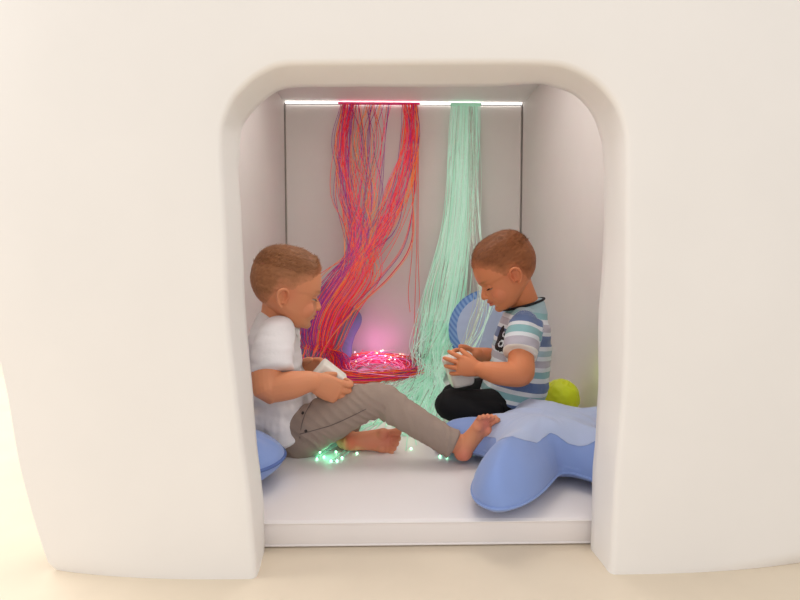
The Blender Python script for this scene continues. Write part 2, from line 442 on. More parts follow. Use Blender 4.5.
# red bundle
root = empty('fibre_optic_bundle', P(378, 103, 2.55)); tag(root, 'long bundle of red, orange and purple fibres hanging from back wall top and coiled below', 'fibre optic bundle')
CX, CY = -.045, 2.37
def coil_pts(a0, turns, rr, zz):
    pts = []
    nn = int(14 * turns)
    ox, oy = G(0, .012), G(0, .012); wz = U(0, 6)
    for i in range(nn):
        a = a0 + 2 * PI * turns * i / nn
        x = CX + ox + rr * 1.05 * math.cos(a); y = CY + oy + rr * .95 * math.sin(a)
        z = ZM + zz * (1 + .35 * math.sin(2 * a + wz)) + .03 * max(0, math.sin(a))
        pts.append(Vector((min(x, .28), min(y, 2.585), max(z, ZM + .003))))
    return pts
strands = []
for i in range(135):
    u = random.random()
    lobe = random.random()
    Yt = 2.57
    j = lambda s=1: G(0, s)
    if lobe < .27:      # left lobe
        x0 = 340 + 12 * u + abs(j(3)); c1 = [(x0, 104, Yt), (336 + 12 * u + j(3), 145, 2.50), (339 + 14 * u + j(4), 195, 2.46), (346 + 18 * u + j(4), 235, 2.42)]
    elif lobe < .58:    # middle, loose
        x0 = 350 + 42 * u ** 1.3; c1 = [(x0, 104, Yt), (x0 * .6 + 366 * .4 + j(6), 145, 2.52), (365 + 18 * (u - .5) + j(6), 195, 2.46), (362 + 14 * (u - .5) + j(6), 235, 2.42)]
    else:               # right lobe
        x0 = 402 + 15 * u; c1 = [(x0, 104, Yt), (404 + 13 * u + j(3), 140, 2.50), (390 + 18 * u + j(5), 190, 2.46), (371 + 18 * u + j(5), 235, 2.42)]
    w = G(0, 1)
    if lobe >= .58 and random.random() < .16:
        w = U(1.2, 3.2)      # slack strands hanging to the right
    e = U(-1, 1)
    c2 = [(345 + 11 * w + 4, 275, 2.37), (326 + 11 * w, 312, 2.33), (313 + 7.5 * w + 6 * e, 345, 2.30)]
    col = random.choices(['red', 'coral', 'orange', 'purple', 'pink'], [34, 24, 14, 18 if lobe < .6 else 9, 10])[0]
    if .27 <= lobe < .58 and random.random() < .45: col = random.choice(['purple', 'tan', 'orange', 'pink'])
    if w < -.3 and random.random() < .35: col = 'purple'
    pts = [P(*c) for c in c1 + c2]
    if random.random() < .72:
        a0 = PI + U(-.25, .25); rr = min(.185, abs(G(.16, .018))); zz = U(.008, .034)
        ent = coil_pts(a0, U(.45, 1.5), rr, zz)
        low = Vector((CX - rr - .03 + G(0, .012), CY - .02, ZM + .10)) 
        pts = pts[:-1] + [P(319 + 8 * w, 345, 2.30), low] + ent
    else:
        pts += [P(308 + 7 * w, 362, 2.26), P(312 + 8 * w, 376, 2.24)]
    strands.append(([Vector(q) for q in sub(pts, 5)], col))
random.shuffle(strands)
for x, yb in ((416.5, 345), (418, 300), (412, 290)):     # nearly straight strays
    strands.insert(0, ([Vector(q) for q in sub([P(x, 104, 2.57), P(x + .5, 170, 2.56), P(x, 250, 2.55), P(x + U(-4, 2), yb, 2.52), P(x - 2, yb + 22, 2.45)], 6)], 'coral'))
for k in range(7):                                       # strays swinging out below
    w = U(0, 1)
    strands.insert(0, ([Vector(q) for q in sub([P(414 - 6 * w, 104, 2.57), P(416 - 5 * w, 180, 2.5), P(404 + 10 * w, 240, 2.42), P(380 + 14 * w, 275, 2.36), P(350 + 8 * w, 308, 2.3), P(326, 345, 2.26), P(318, 372, 2.25)], 6)], ['orange', 'coral', 'purple', 'red'][k % 4]))
# big loops of the coil
for k in range(44):
    a0 = U(0, 2 * PI); rr = min(.185, abs(G(.13, .035))); col = random.choices(['red', 'coral', 'orange', 'pink', 'purple', 'blush'], [12, 30, 16, 20, 4, 25] if rr > .13 else [10, 6, 4, 35, 5, 50])[0]
    strands.append(([Vector(q) for q in sub(coil_pts(a0, U(.6, 1.6), rr, U(.006, .038)), 3)], col))
loopd = [P(416, 320, 2.50), P(419, 345, 2.45), P(413, 368, 2.30), P(398, 379, 2.2)]
strands.insert(0, ([Vector(q) for q in sub(loopd + [Vector((-.02, 2.17, ZM + .004)), Vector((-.14, 2.2, ZM + .004))], 6)], 'red'))
for k in range(70):      # bright fibre ends jumbled at the back of the coil
    a = U(0, 2 * PI); q = math.sqrt(random.random()); c = Vector((CX + .15 * q * math.cos(a), min(2.55, CY + .06 + .11 * q * math.sin(a)), ZM + U(.02, .055) + .03 * max(0, math.sin(a))))
    t = U(0, 2 * PI); d1 = Vector((math.cos(t), .4 * math.sin(t), U(-.1, .5))) * U(.02, .05); d2 = Vector((-math.sin(t), math.cos(t) * .4, .3)) * U(-.02, .02)
    pp = [c - d1, c + d2, c + d1]; pp = [Vector((v.x, min(v.y, 2.585), max(v.z, ZM + .003))) for v in pp]
    strands.append(([Vector(q) for q in sub(pp, 5)], random.choice(['blush', 'pink', 'blush', 'orange'])))
bundle(root, strands, 100, .00128)
mb = MB(); span(mb, P(338, 104, 2.58).x, P(420, 104, 2.58).x, 2.562, 2.588, 1.264, 1.270)
me = mb.mesh('clamp'); bevel(me, .003, 2); link('clamp', me, FIB['pink'], root)
for k in range(22):
    a = U(.2, PI - .2); rr = U(.03, .17); mb = MB()
    c = Vector((CX + rr * math.cos(a), min(2.57, CY + .05 + rr * .8 * math.sin(a)), ZM + U(.02, .06) + .03 * max(0, math.sin(a))))
    ellipsoid(mb, c, (.0026,) * 3, seg=8, rings=6); mb.obj('tip', FIB['tipw' if k % 3 else 'tipy'], root)

# mint bundle
root = empty('fibre_optic_bundle', P(465, 103, 2.55)); tag(root, 'pale mint green fibre bundle falling straight down beside the right boy', 'fibre optic bundle')
strands = []
def matp(px, py, dz=.003):
    Y = .467 * F / (py - 265); p = P(px, py, Y); p.z = ZM + dz; return p
for i in range(190):
    u = G(0, .5); u = max(-1.15, min(1.15, u)); v = G(0, 1)
    top = [(465.5 + 12.5 * u, 103.5, 2.57), (464 + 13.5 * u, 140, 2.55), (462 + 12.5 * u + v, 185, 2.53), (458 + 13 * u + 1.5 * v, 230, 2.5),
           (451 + 15 * u + 3 * v, 275, 2.46), (443 + 16 * u + 5 * v, 320, 2.42)]
    pts = [P(*c) for c in top]
    r_ = random.random()
    if r_ < .62:
        ex = U(-30, 14); pts += [P(437 + 15 * u + 6 * v, 352, 2.36), matp(432 + ex * .35 + 10 * u, 376 + U(-4, 6), U(.004, .03)), matp(424 + ex + 6 * v, 394 + U(-8, 12), U(.003, .02)), matp(412 + ex * 1.4 + 10 * v, 412 + U(-12, 16), .004)]
    elif r_ < .8:
        pts += [P(440 + 14 * u + 7 * v, 352, 2.3), matp(436 + U(-8, 8), 385, .02), matp(442 + U(-20, 12), 412, .006), matp(436 + U(-50, 20), 436, .004)]
    else:
        pts += [P(432 + 18 * u, 350, 2.3), matp(420 + U(-10, 10), 372, .02), matp(395 + U(-20, 20), 385, .01), matp(385 + U(-20, 30), 398, .004)]
    strands.append(([Vector(q) for q in sub(pts, 5)], random.choices(['mint', 'paler', 'clear'], [50, 42, 8])[0]))
for k in range(30):      # slack strands looping out over the round cushion
    a = U(0, 1)
    x1 = 468 + 22 * a
    b = G(0, 3); pts = [P(466 + 11 * a, 104, 2.57), P(468 + 9 * a + b, 170, 2.5), P(464 + 18 * a, 240, 2.3), P(x1 + 3 + b, 290, 2.14), P(x1 - 4, 325, 2.06), P(456 + 16 * a + b, 352, 2.02), matp(446 + 8 * a, 395, .02)]
    strands.insert(0, ([Vector(q) for q in sub(pts, 5)], random.choice(['paler', 'clear', 'clear']), .0008))
for k in range(26):      # stray strands to the left
    a = U(0, 1)
    pts = [P(454 + 4 * a, 104, 2.57), P(452, 180, 2.52), P(440 + 6 * a, 245, 2.48), P(425 + 14 * a, 290, 2.44), P(421 + 14 * a, 325, 2.42), P(427 + 8 * a, 352, 2.38), matp(425 + 10 * a, 380, .02)]
    strands.insert(0, ([Vector(q) for q in sub(pts, 5)], random.choice(['paler', 'clear', 'mint'])))
for k in range(16):      # fibres creeping forward under the legs
    ex, ey = U(310, 345), U(448, 462)
    if k > 8: ex, ey = U(400, 482), U(444, 456)
    pts = [matp(432 + U(-8, 8), 380, .01), matp(415 + U(-15, 15), 402, .003), matp((415 + ex) / 2, 425 if k <= 8 else 428, .003), matp(ex, ey, .003)]
    strands.insert(0, ([Vector(q) for q in sub(pts, 6)], 'mint'))
bundle(root, strands, 100, .0014)
mb = MB(); span(mb, P(450, 104, 2.58).x, P(481, 104, 2.58).x, 2.555, 2.584, 1.258, 1.268)
me = mb.mesh('clamp'); bevel(me, .003, 2); link('clamp', me, FIB['mint'], root)
tips = [(326, 446), (317, 459), (324, 457), (331, 461), (336, 452), (342, 458), (337, 461), (320, 452), (357, 453.5), (411, 449), (440, 457), (447, 458), (474, 452), (478, 449), (484, 446),
        (424, 402), (410, 414), (401, 420), (430, 396), (395, 405), (418, 425)]
for x, y in tips:
    mb = MB(); p = matp(x, y, .004); ellipsoid(mb, p, (.0028,) * 3, seg=8, rings=6); mb.obj('tip', FIB['tipg'], root)

# clear/tan tangle near the back wall between the two bundles
root = empty('fibre_tangle', (.16, 2.47, ZM)); tag(root, 'small tangle of clear and tan fibres around a dark socket between both bundles', 'fibre tangle')
mb = MB(); loft(mb, [(.165, 2.50, ZM), (.165, 2.50, ZM + .085)], [.04, .034], seg=20, sub=2, cap=('f', 'r')); mb.obj('socket', M['dark'], root)
st = []
for k in range(60):
    a = U(0, 2 * PI); r1 = U(.03, .075); h = U(.05, .13)
    pts = [Vector((.165 + .015 * math.cos(a), 2.49 + .01 * math.sin(a), ZM + .08)),
           Vector((.165 + r1 * .7 * math.cos(a), min(2.58, 2.48 + r1 * .7 * math.sin(a)), ZM + .08 + h * .5)),
           Vector((.165 + r1 * 1.3 * math.cos(a), min(2.58, 2.46 + r1 * math.sin(a)), ZM + h * .7)),
           Vector((.15 + r1 * 1.5 * math.cos(a + .5), min(2.57, 2.42 + r1 * math.sin(a)), ZM + .006))]
    st.append(([Vector(q) for q in sub(pts, 5)], random.choice(['tan', 'clear', 'tan', 'clear', 'coral'])))
bundle(root, st, 100, .0016)

# ------------------------------------------------------------------ children
# head profile in head space (x forward, y sideways, z up)
HP = np.array([  # z, front x, back x, half width
    (.110, .012, -.030, .016), (.106, .028, -.050, .030), (.098, .044, -.068, .045), (.086, .058, -.083, .057), (.070, .071, -.093, .066), (.052, .080, -.099, .071),
    (.034, .084, -.101, .073), (.016, .085, -.100, .073), (.004, .084, -.097, .072), (-.008, .080, -.092, .070), (-.018, .080, -.086, .068), (-.030, .082, -.078, .066),
    (-.042, .083, -.066, .063), (-.052, .084, -.052, .060), (-.060, .082, -.040, .057), (-.068, .080, -.028, .053), (-.077, .075, -.015, .048), (-.087, .075, -.003, .041),
    (-.096, .070, .010, .033), (-.102, .060, .022, .022), (-.104, .050, .030, .012)])
def zf(z): return z if z > -.03 else -.03 + (z + .03) * .87
def head_mesh(mb, X, eo=(0, 0)):
    seg = 48; vs = []; fs = []
    zz = np.linspace(0, len(HP) - 1, 60); S = np.array([np.interp(zz, range(len(HP)), HP[:, k]) for k in range(4)]).T
    for z, xf, xb, w in S:
        xc = xb + (xf - xb) * (.46 if z > 0 else .42)
        for k in range(seg):
            a = 2 * PI * k / seg; ca, sa = math.cos(a), math.sin(a)
            nn = 2.25 if ca > 0 else 2.0
            rr = (abs(ca) ** nn + abs(sa) ** nn) ** (-1 / nn)
            x = xc + (xf - xc if ca > 0 else xc - xb) * rr * ca; y = w * rr * sa
            vs.append(X @ Vector((x, y, zf(z))))
    for i in range(len(S) - 1):
        for k in range(seg):
            a = i * seg + k; b = i * seg + (k + 1) % seg; fs.append((a, a + seg, b + seg, b))
    fs.append(tuple(range(seg))); n_ = (len(S) - 1) * seg; fs.append(tuple(range(n_, n_ + seg))[::-1])
    mb.add(vs, fs)
    ear = False
    def XF(v):
        if ear: v = Vector((-.004 + (v[0] + .004) * .84 + eo[0], v[1], -.014 + (v[2] + .014) * .84 + eo[1]))
        return X @ Vector(v)
    # nose
    def el(c, r, rot=None):
        m = MB(); ellipsoid(m, (c[0], c[1], zf(c[2])) if not ear else c, r, rot); mb.add([XF(v) for v in m.v], m.f)
    def lf(pts, rad, ref=(0, 1, 0)):
        m = MB(); loft(m, [(p[0], p[1], zf(p[2])) if not ear else p for p in pts], rad, ref=ref, seg=14, sub=5); mb.add([XF(v) for v in m.v], m.f)
    lf([(.074, 0, .002), (.080, 0, -.012), (.088, 0, -.026), (.0905, 0, -.033)], [(.008, .006), (.008, .007), (.009, .008), (.010, .0085)])
    for s_ in (-1, 1): el((.083, s_ * .010, -.036), (.009, .006, .006))
    # lips, chin, cheeks
    lf([(.076, -.020, -.056), (.083, -.009, -.053), (.086, 0, -.0535), (.083, .009, -.053), (.076, .020, -.056)], [.002, .0042, .0046, .0042, .002], ref=(0, 0, 1))
    lf([(.074, -.018, -.062), (.081, -.008, -.065), (.083, 0, -.0655), (.081, .008, -.065), (.074, .018, -.062)], [.002, .0042, .0050, .0042, .002], ref=(0, 0, 1))
    el((.066, 0, -.089), (.014, .017, .013))
    for s_ in (-1, 1):
        ear = False
        el((.043, s_ * .034, -.044), (.031, .0235, .028))
        # ear: rim + lobe + bowl
        y = s_ * .069
        ear = True
        rim = [(.010, y, -.030), (.014, y + s_ * .004, -.012), (.008, y + s_ * .009, .008), (-.006, y + s_ * .013, .013), (-.018, y + s_ * .015, .004), (-.020, y + s_ * .014, -.014), (-.012, y + s_ * .010, -.030), (-.002, y + s_ * .006, -.040)]
        lf(rim, [.0035, .0038, .0042, .0045, .0048, .0046, .0046, .0055], ref=(0, 1, 0))
        el((-.004, y + s_ * .001, -.012), (.015, .0055, .021), Matrix.Rotation(-.12, 3, 'Y'))
        el((.009, y + s_ * .004, -.017), (.004, .004, .006))
        lf([(-.010, y + s_ * .006, .004), (-.012, y + s_ * .008, -.012), (-.004, y + s_ * .006, -.026)], [.003, .0032, .003])
def sculpt_head(V, XI, X, sc, eo):
    L = V @ np.array(XI.to_3x3()).T + np.array(XI.translation)
    def push(c, r, dvec, both=True):
        for s_ in ((1, -1) if both else (1,)):
            cc = np.array((c[0], c[1] * s_, zf(c[2]))); w_ = np.exp(-(((L - cc) / np.array(r)) ** 2).sum(1))
            L[:] += w_[:, None] * np.array((dvec[0], dvec[1] * s_, dvec[2]))
    push((.075, .031, -.009), (.018, .015, .011), (-.009, 0, 0))      # eye sockets
    push((.080, .028, .008), (.015, .016, .006), (.0025, 0, 0))       # brow
    push((.084, 0, -.004), (.012, .012, .009), (-.002, 0, 0), False)  # nasion
    push((.080, .012, -.0595), (.012, .012, .0022), (-.003, 0, 0))    # mouth line
    push((.084, 0, -.046), (.01, .005, .006), (-.0015, 0, 0), False)
    push((.080, 0, -.076), (.012, .016, .005), (-.003, 0, 0), False)
    push((.002 + eo[0], .072, -.014 + eo[1]), (.0055, .012, .008), (0, -.006, 0))     # ear canal
    return L @ np.array(X.to_3x3()).T + np.array(X.translation), L
def hand(mb, w, Fd, N, s=1.0, curl=(.3, .5, .4), spread=.12, thumb=(.6, .75, .3), tside=1, thumb_curl=.3):
    """w wrist, Fd finger direction, N palm facing direction; thumb on side tside*(Fd x N)"""
    Fd = Vector(Fd).normalized(); N = Vector(N); N = (N - Fd * N.dot(Fd)).normalized(); T = Fd.cross(N) * tside
    w = Vector(w)
    loft(mb, [w - Fd * .012, w + Fd * .012 * s, w + Fd * .034 * s, w + Fd * .054 * s], [(.019 * s, .015 * s), (.024 * s, .014 * s), (.028 * s, .0125 * s), (.026 * s, .010 * s)], ref=tuple(T), seg=20)
    lens = [(.020, .014, .012), (.023, .016, .012), (.021, .015, .012), (.016, .012, .010)]
    for i in range(4):
        off = (1.5 - i) * .0132 * s; ang = (1.5 - i) * spread
        d = (Fd * math.cos(ang) + T * math.sin(ang)).normalized()
        b = w + Fd * (.044 - .0016 * abs(i - 1) ** 1.5) * s + T * off
        pts = [b, b + d * .012 * s]; acc = 0; ax = d.cross(N).normalized()
        cr = curl if not isinstance(curl[0], (tuple, list)) else curl[i]
        for ln, c in zip(lens[i], cr):
            acc += c; dd = Matrix.Rotation(acc, 3, ax) @ d; pts.append(pts[-1] + dd * ln * s)
        r0 = (.0068 - .0007 * (i == 3)) * s
        loft(mb, pts, [r0, r0 * 1.02, r0 * 1.0, r0 * .93, r0 * .8], ref=tuple(T), seg=12, sub=4)
    td = (Fd * thumb[0] + T * thumb[1] + N * thumb[2]).normalized(); b = w + Fd * .012 * s + T * .014 * s
    p1 = b + td * .024 * s; d2 = (td + Fd * thumb_curl + N * thumb_curl * .4).normalized(); p2 = p1 + d2 * .018 * s; p3 = p2 + (d2 + N * thumb_curl * .5).normalized() * .014 * s
    loft(mb, [b, p1, p2, p3], [.0095 * s, .0088 * s, .0078 * s, .0066 * s], ref=tuple(N), seg=12, sub=5)
def foot(mb, heel, Fd, N, s=1.0, ankle=None, bigside=1, wd=1.0):
    """heel centre, toe direction, N sole facing direction"""
    Fd = Vector(Fd).normalized(); N = Vector(N); N = (N - Fd * N.dot(Fd)).normalized(); W = Fd.cross(N) * bigside; h = Vector(heel)
    q = s * wd
    loft(mb, [h, h + Fd * .028 * s - N * .003, h + Fd * .062 * s + W * .001, h + Fd * .090 * s + N * .003, h + Fd * .101 * s + N * .004],
         [(.0215 * q, .021 * q), (.0215 * q, .022 * q), (.024 * q, .018 * q), (.029 * q, .0125 * q), (.027 * q, .009 * q)], ref=tuple(W), seg=22)
    ellipsoid(mb, h + Fd * .088 * s + W * .015 * q + N * .008 * s, (.0145 * q,) * 3)
    ellipsoid(mb, h + Fd * .084 * s - W * .014 * q + N * .007 * s, (.013 * q,) * 3)
    ellipsoid(mb, h + N * .006 * s + Fd * .002, (.0195 * q,) * 3)
    tr = (.0108, .0080, .0076, .0072, .0066); to = (.0205, .0050, -.0070, -.0180, -.0275); tl = (.132, .131, .126, .119, .111)
    for r_, o_, l_ in zip(tr, to, tl):
        a = h + Fd * .094 * s + W * o_ * q * .85 + N * .001 * s; b = h + Fd * l_ * s + W * o_ * q + N * .009 * s
        loft(mb, [a, (a + b) / 2 - N * .002, b - N * .0015, b], [r_ * .75 * q, r_ * .66 * q, r_ * .92 * q, r_ * .85 * q], seg=12, sub=4)
    if ankle is not None: loft(mb, [ankle, (Vector(ankle) + h) / 2 - N * .006 - Fd * -.006, h + Fd * .012 - N * .004], [.024, .024, .021], seg=16)

HZX = [-.12, -.085, -.05, -.034, -.026, -.018, .0, .016, .022, .03, .045, .058, .066, .075, .095]
HZZ = [-.055, -.058, -.052, -.044, -.02, -.002, .002, .000, .004, .014, .034, .050, .057, .060, .062]
def finish_boy(root, mb, X, sc, skin, haircol, eyecol, comb, quiff, extra=None, hl=.008, seed=0, hdrop=0, lid=-8, eo=(0, 0)):
    me = remesh(mb, .0019, 3, .45); XI = X.inverted()
    V = getv(me); V, L = sculpt_head(V, XI, X, sc, eo); setv(me, V); N = getn(me)
    C = np.tile(np.array(skin[:3]), (len(V), 1))
    def tint(mask, col, k=1.0):
        m = (mask * k)[:, None]; C[:] = C * (1 - m) + np.array(col[:3]) * m
    near = (np.abs(L) < .14).all(1)
    def gs(c, r): return np.exp(-(((L - np.array((c[0], c[1], zf(c[2])))) / np.array(r)) ** 2).sum(1)) * near
    for s_ in (-1, 1):
        tint(gs((.06, s_ * .045, -.038), (.03, .02, .02)), rgb(224, 132, 104), .45)
        b = gs((.078, s_ * .030, .011 ), (.03, .014, .0032)); tint(np.clip(b * 1.4, 0, 1), rgb(150, 96, 66), .6)
        tint(gs((0, s_ * .075, -.012), (.02, .012, .02)), rgb(214, 110, 84), .35)
    tint(np.clip(gs((.084, 0, -.053), (.012, .019, .0045)) * 1.3 + gs((.082, 0, -.065), (.012, .016, .0045)) * 1.3, 0, 1), rgb(204, 98, 92), .75)
    tint(np.clip(gs((.080, 0, -.0595), (.014, .018, .0013)), 0, 1), rgb(120, 50, 45), .7)
    if extra:
        for c, r, col, k in extra:
            m = np.exp(-((np.linalg.norm(V - np.array(c), axis=1) / r) ** 2)); tint(m, col, k)
    setcol(me, C); link('body', me, M['skin'], root)
    # hair: shell grown off the scalp plus short strands
    hz = np.interp(L[:, 0] - eo[0] * np.clip((.05 - L[:, 0]) / .04, 0, 1), HZX, HZZ) + hdrop
    mg = L[:, 2] - hz
    rad = np.abs(L[:, 1])
    lim = near & (L[:, 2] > -.07) & ~((L[:, 0] < .014 + eo[0]) & (L[:, 0] > -.022 + eo[0]) & (L[:, 2] < .002 + eo[1]))
    wob = np.array([noise.noise(Vector(l) * 120) * .005 if k else 0 for l, k in zip(L, lim)])
    mg = mg + wob; inh = lim & (mg > 0)
    # drop ear verts that stick out
    inh &= ~((np.abs(L[:, 1]) > .0735) & (L[:, 2] < .022))
    idx = np.where(inh)[0]; remap = -np.ones(len(V), int); remap[idx] = np.arange(len(idx))
    thick = np.clip(mg[idx] / .05, 0, 1) ** .9 * .0030 + .0003
    top = np.clip((L[idx, 2] - .05) / .05, 0, 1); thick += top * .003
    nz = np.array([noise.noise(Vector((l[0] * 60, l[1] * 180, l[2] * 180))) for l in L[idx]])
    HVv = V[idx] + N[idx] * (thick + nz * .0009)[:, None] * sc
    fs = []
    for p in me.polygons:
        vv = [remap[i] for i in p.vertices]
        if min(vv) >= 0: fs.append(vv)
    hm = bpy.data.meshes.new('hair'); hm.from_pydata(HVv.tolist(), [], fs); hm.update()
    hc = np.array(haircol[:3]); sk = np.array(skin[:3])
    fade = np.clip(mg[idx] / .040, 0, 1)[:, None] ** .8 * .75 + .15 + .10 * top[:, None]
    vals = hc * (1 + .25 * nz[:, None]) * fade + sk * (1 - fade); setcol(hm, vals)
    hair = link('hair', hm, M['hair'], root)
    rnd = random.Random(seed); SV = []; SF = []; SCc = []
    comb = Vector(comb)
    X3 = X.to_3x3()
    for k in range(9000):
        i = rnd.randrange(len(idx)); p = Vector(HVv[i]); nn = Vector(N[idx[i]]).normalized(); l = L[idx[i]]
        m_ = mg[idx[i]]
        cdir = Vector(comb)
        if l[2] < .05: cdir = Vector((-.25 if l[0] < .03 else .1, 0, -1))
        if quiff and l[0] > .045: cdir = Vector((.6, 0, .75))
        cdir = (X3 @ cdir).normalized(); tng = (cdir - nn * cdir.dot(nn)); 
        if tng.length < 1e-3: continue
        tng.normalize()
        lift = .35 if l[2] > .05 else .12
        if quiff and l[0] > .045: lift = .9
        dd = (tng + nn * lift + Vector((rnd.gauss(0, .18), rnd.gauss(0, .18), rnd.gauss(0, .18)))).normalized()
        ln = hl * rnd.uniform(.6, 1.2) * (1.2 if l[2] > .05 else .6) * min(1, .35 + m_ / .02) * (1.15 if quiff and l[0] > .045 else 1)
        sd = dd.cross(nn).normalized() * .0007
        b = len(SV); p = p - nn * .001
        SV += [p - sd, p + sd, p + dd * ln * .6 + sd * .6 + nn * .0004, p + dd * ln * .6 - sd * .6 + nn * .0004, p + dd * ln]
        SF += [(b, b + 1, b + 2, b + 3), (b + 3, b + 2, b + 4)]
        f = min(1, m_ / .040) ** .8 * .8 + .15; c = (hc * rnd.uniform(.65, 1.4)) * f + sk * (1 - f); SCc += [c] * 5
    sm = bpy.data.meshes.new('hair_strands'); sm.from_pydata([tuple(v) for v in SV], [], SF); setcol(sm, np.array(SCc))
    o = link('hair_strands', sm, M['hair'], hair); o.matrix_parent_inverse = Matrix(); o['kind'] = 'stuff'
    hair_fix = hair; o.parent = hair_fix
    # eyes
    for s_ in (-1, 1):
        m = MB(); ellipsoid(m, (0, 0, 0), (.0115, .0125, .0112), seg=28, rings=22)
        ev = np.array(m.v); ec = np.zeros((len(ev), 3)); 
        for i, v in enumerate(ev):
            el = math.degrees(math.asin(max(-1, min(1, v[2] / .0112)))); az = math.degrees(math.atan2(v[1], v[0]))
            if el > lid: c = np.array(skin[:3]) * .93
            elif el > lid - 9: c = np.array(rgb(60, 34, 26)[:3])
            elif el < lid - 24: c = np.array(skin[:3])
            else:
                c = np.array(rgb(190, 170, 160)[:3])
                if abs(az) < 26: c = np.array(eyecol[:3])
            ec[i] = c
        m.v = [tuple(X @ (Vector(v) + Vector((.0618, s_ * .031, -.0085)))) for v in m.v]
        me_ = m.mesh('eye'); setcol(me_, ec); eo = link('eye', me_, M['eye'], root)
        m = MB()
        for q in np.linspace(-1, 1, 15):
            a = math.radians(50 * q); b0 = Vector((.0618 + .0116 * math.cos(a) * math.cos(.33), s_ * .031 + .0125 * math.sin(a), -.0085 - .0112 * math.sin(.33)))
            b1 = b0 + Vector((.0055 * math.cos(a), .004 * math.sin(a), -.0025))
            loft(m, [X @ b0, X @ ((b0 + b1) / 2 + Vector((0, 0, -.0008))), X @ b1], [.00055, .0005, .00015], seg=5, sub=2)
        m.obj('eyelashes', bpy.data.materials.get('lash') or mat('lash', rgb(45, 28, 22), .6), eo).matrix_parent_inverse = Matrix()
    return me, L
def headX(px, py, Y, yaw, pitch, roll=0, s=1.0):
    return Matrix.Translation(P(px, py, Y)) @ Matrix.Rotation(math.radians(yaw), 4, 'Z') @ Matrix.Rotation(math.radians(pitch), 4, 'Y') @ Matrix.Rotation(math.radians(roll), 4, 'X') @ Matrix.Scale(s, 4)
def PL(mb, data, ref=(0, 1, 0), dY=0, **k): loft(mb, [P(a, b, c + dY) for a, b, c, *_ in data], [q[3] for q in data], ref=ref, **k)

# ---------------- left boy (white tee, taupe trousers, facing right)
SK1 = rgb(222, 148, 108)
rootL = empty('person', P(290, 455, 1.45)); rootL.location.z = ZM
tag(rootL, 'seated boy in white t-shirt and taupe trousers, facing right, holding a white box', 'person')
X1 = headX(288, 290, 1.44, 20, 12, 0, .975)
mb = MB(); head_mesh(mb, X1, (-.020, -.008))
PL(mb, [(291, 436, 1.45, (.10, .062)), (284, 400, 1.45, (.090, .062)), (278, 365, 1.45, (.092, .055)), (278, 338, 1.45, (.085, .042))])
PL(mb, [(275, 340, 1.45, .046), (276, 322, 1.45, .042), (279, 300, 1.445, .041), (281, 285, 1.44, .04)])
PL(mb, [(276, 342, 1.38, .030), (267, 360, 1.315, .034), (268, 386, 1.285, .0365), (272, 388, 1.285, .035), (292, 385, 1.285, .033), (306, 382, 1.29, .027), (317, 381.5, 1.30, .0225)])
hand(mb, P(313, 381.5, 1.295), (.87, .10, -.40), (.06, 1, .05), 1.15, curl=((.30, 1.3, .9), (.35, 1.3, .9), (.4, 1.3, .9), (.5, 1.3, .9)), spread=.05, thumb=(.55, .10, 1.1), tside=-1 if (Vector((.87, .10, -.40)).cross(Vector((.06, 1, .05)))).z < 0 else 1)
PL(mb, [(284, 342, 1.52, .030), (285, 360, 1.59, .035), (288, 380, 1.59, .034), (296, 374, 1.54, .028), (302, 367, 1.49, .0205)])
hand(mb, P(302, 367, 1.49), (.9, -.35, .16), (.1, -.8, -.5), 1.0, curl=(.35, .6, .5), spread=.06, thumb=(.75, .6, .3), tside=1 if (Vector((.9, -.35, .16)).cross(Vector((.1, -.8, -.5)))).z > 0 else -1)
PL(mb, [(298, 434, 1.38, .05), (340, 416, 1.345, .045), (384, 401, 1.33, .030), (404, 414, 1.315, .027), (425, 428, 1.30, .024), (455, 443, 1.29, .024)])
PL(mb, [(300, 428, 1.50, .05), (330, 408, 1.52, .045), (350, 402, 1.52, .038), (345, 422, 1.46, .033), (345, 440, 1.40, .024)])
foot(mb, P(462.5, 452, 1.285), (.58, .02, .81), (.42, -.86, -.29), .84, wd=1.22, ankle=P(452, 441, 1.29), bigside=1)
foot(mb, P(349, 441.5, 1.385), (.995, 0, .03), (.05, -.98, .12), .98, wd=1.12, ankle=P(343, 437, 1.41), bigside=-1 if Vector((1, 0, 0)).cross(Vector((0, -1, 0))).z < 0 else 1)
pinkish = rgb(226, 128, 112)
finish_boy(rootL, mb, X1, 1, SK1, rgb(150, 100, 64), rgb(60, 48, 44), (.9, 0, .1), True, hl=.010, seed=3, eo=(-.020, -.008), lid=-4,
           extra=[(P(350, 443, 1.36), .022, rgb(230, 110, 80), .7), (P(390, 440, 1.36), .025, pinkish, .8), (P(370, 446, 1.36), .03, pinkish, .45), (P(463, 456, 1.27), .022, pinkish, .7), (P(488, 425, 1.27), .022, pinkish, .8)])
# t-shirt
mb = MB()
PL(mb, [(280, 323, 1.45, (.054, .052)), (275, 330, 1.45, (.082, .058)), (274, 340, 1.45, (.108, .064)), (275, 362, 1.45, (.112, .071)), (278, 385, 1.45, (.114, .076)), (285, 405, 1.45, (.128, .082)), (297, 428, 1.45, (.138, .082))], cap=('f', 'f'), seg=36)
PL(mb, [(278, 333, 1.39, .046), (273, 348, 1.345, .050), (272, 362, 1.315, .0505), (273, 372, 1.30, .0495)], cap=('r', 'f'), seg=28)
PL(mb, [(283, 333, 1.51, .046), (284, 350, 1.56, .049), (286, 370, 1.59, .048)], cap=('r', 'f'), seg=28)
PL(mb, [(268, 415, 1.36, (.03, .055)), (276, 436, 1.36, (.02, .035)), (282, 445, 1.365, (.012, .014))])   # hem tail over the hip
me = remesh(mb, .003, 5)
wrinkle(me, .010, (9, 9, 26), seed=2, fn=lambda p: .7 if p.z > .30 else 1.0)
